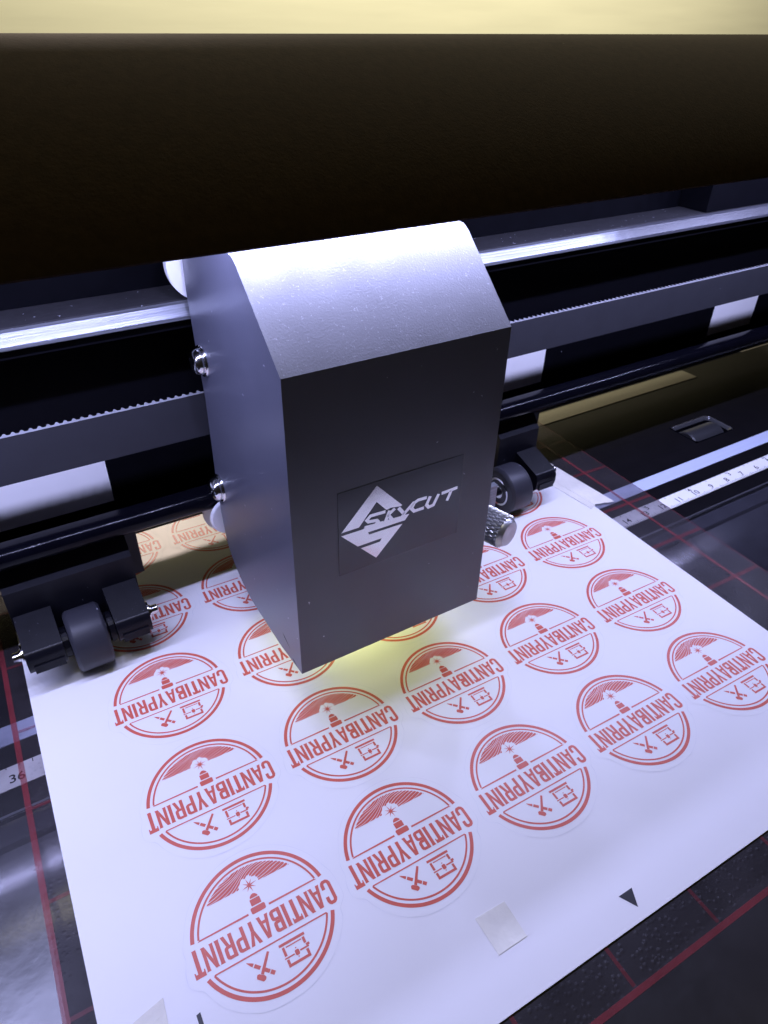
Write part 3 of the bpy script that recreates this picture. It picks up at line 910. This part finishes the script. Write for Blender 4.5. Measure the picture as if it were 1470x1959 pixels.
    poly2(bm, rot([(-0.10, -0.25), (-0.085, -0.28), (0.07, -0.30), (0.105, -0.25), (0.10, -0.20), (0.05, -0.175), (-0.07, -0.175), (-0.105, -0.2)], *hc, -37), Z2 + 0.0006)
    for a0_, a1_ in ((-0.20, -0.055), (0.055, 0.17)):
        poly2(bm, rot([(a0_, -0.04), (a1_, -0.04), (a1_, 0.04), (a0_, 0.04)], -0.385, -0.935, -45), Z2)
    poly2(bm, rot([(-0.225, -0.038), (-0.225, 0.038), (-0.28, 0.03), (-0.36, 0.012), (-0.40, 0.0), (-0.36, -0.014), (-0.28, -0.03)], -0.385, -0.935, -45), Z2)
    poly2(bm, rot([(0.19, -0.044), (0.29, -0.044), (0.29, 0.044), (0.19, 0.044)], -0.385, -0.935, -45), Z2)
    t.part('crossed_tools', bm, M['red'])
    # screen press
    bm = new()
    def rect(x0, y0, x1, y1): poly2(bm, [(x0, y0), (x1, y0), (x1, y1), (x0, y1)], Z2)
    rect(0.09, -0.735, 0.70, -0.675)
    rect(0.13, -0.965, 0.19, -0.765); rect(0.61, -0.905, 0.67, -0.765)
    rect(0.22, -0.80, 0.59, -0.775)
    rect(0.11, -1.02, 0.34, -0.99); rect(0.48, -1.01, 0.69, -0.975)
    rect(0.64, -0.973, 0.72, -0.92)
    rect(0.135, -1.21, 0.66, -1.15); rect(0.135, -1.148, 0.195, -1.045); rect(0.60, -1.148, 0.66, -1.035)
    poly2(bm, [(0.36, -0.96), (0.38, -0.935), (0.44, -0.935), (0.46, -0.96), (0.46, -1.03), (0.44, -1.06), (0.38, -1.06), (0.36, -1.03)], Z2)
    rect(0.395, -0.91, 0.425, -0.885); rect(0.395, -1.105, 0.42, -1.08)
    t.part('press_icon', bm, M['red'])
    return t

WHERE = {
 (0, 0): 'red round sticker nearest the bottom left corner of the sheet, first in the front row',
 (1, 0): 'red round sticker second from the left in the front row',
 (2, 0): 'red round sticker third from the left in the front row, in the middle of it',
 (3, 0): 'red round sticker fourth from the left in the front row',
 (4, 0): 'red round sticker at the right end of the front row, touching the photo edge',
 (0, 1): 'red round sticker first on the left in the second row from the front',
 (1, 1): 'red round sticker in the second row, right below the cutter head\'s lower left corner',
 (2, 1): 'red round sticker with its hill in the cutter head\'s yellowish shadow, second row',
 (3, 1): 'red round sticker fourth from the left in the second row, clear of the cutter head',
 (4, 1): 'red round sticker at the right end of the second row beside the dark mat',
 (0, 2): 'red round sticker in front of the left pinch roller, first in the third row',
 (1, 2): 'red round sticker half hidden by the lower left corner of the cutter head, third row',
 (2, 2): 'red round sticker peeking out under the cutter head\'s bottom edge in yellow light',
 (3, 2): 'red round sticker right of the cutter head and partly hidden by it, third row',
 (4, 2): 'red round sticker right of the knurled knob, at the right end of the third row',
 (0, 3): 'red round sticker partly covered by the left pinch roller bracket',
 (1, 3): 'red round sticker left of the cutter head, its hill lost in the beam\'s dark shadow',
 (4, 3): 'red round sticker half under the right pinch roller behind the knurled knob',
 (0, 4): 'round sticker on the warm lit strip under the beam, against the left roller bracket',
 (1, 4): 'round sticker on the warm lit strip under the beam, beside the white wheel',
}
first = None
for (cx, cy), lab in WHERE.items():
    if first is None:
        first = make_sticker(lab)
        continue
    r = first.o.copy(); COL.objects.link(r)
    r.location = Vector((cx * PXS, cy * PYS, 0)) * S
    r['label'] = lab
    for ch in list(first.o.children):
        if ch.parent == first.o:
            d = ch.copy(); COL.objects.link(d); d.parent = r

# ------------------------------------------------------------------ tapes
def tape(name, label, cat, polys, mats, z=0.016):
    bm = new()
    xs = [p[0] for pl in polys for p in pl]; ys_ = [p[1] for pl in polys for p in pl]
    for i, pl in enumerate(polys):
        zz = z + 0.008 * i
        n = len(pl)
        top = [bm.verts.new((*p, zz)) for p in pl]
        bot = [bm.verts.new((*p, zz - 0.01)) for p in pl]
        f = bm.faces.new(top); f.material_index = i % len(mats)
        for k in range(n):
            f = bm.faces.new((top[k], bot[k], bot[(k + 1) % n], top[(k + 1) % n])); f.material_index = i % len(mats)
    solo(name, bm, mats, label=label, cat=cat, base=(sum(xs) / len(xs), sum(ys_) / len(ys_), 0))


def torn(p, q, n, amp):
    out = []
    for k in range(n + 1):
        t = k / n
        e = 0 if k in (0, n) else rnd.uniform(-amp, amp)
        out.append((p[0] + (q[0] - p[0]) * t + e, p[1] + (q[1] - p[1]) * t + e * 0.6))
    return out

tape('masking_tape', 'off-white strip of masking tape holding down the sheet\'s right edge', 'tape',
     [[(17.75, 11.6), (17.70, 13.2)] [::-1] + torn((17.86, 11.0), (18.17, 8.62), 5, 0.012) + torn((18.17, 8.62), (18.52, 8.74), 3, 0.01) + [(18.6, 10.5), (18.55, 13.4)],
      [(18.10, 13.6)] + torn((18.12, 11.9), (18.47, 8.80), 5, 0.012) + torn((18.47, 8.80), (19.42, 8.56), 6, 0.03) + [(19.20, 10.6), (19.02, 12.5), (18.95, 13.6)]],
     [M['tape']], z=0.02)
tape('tape_patch', 'small pale square tape patch near the front edge, left of the black triangle', 'tape',
     [torn((4.26, -2.36), (5.09, -2.38), 3, 0.004) + torn((5.07, -3.24), (4.27, -3.25), 3, 0.008)], [M['tape2']], z=0.015)
tape('torn_tape', 'torn scrap of beige masking tape at the sheet\'s lower left, beside the short black mark', 'tape',
     [torn((-3.28, -0.62), (-2.42, -0.42), 8, 0.02) + [(-2.50, -1.6), (-3.30, -1.6)]], [M['tape']], z=0.015)
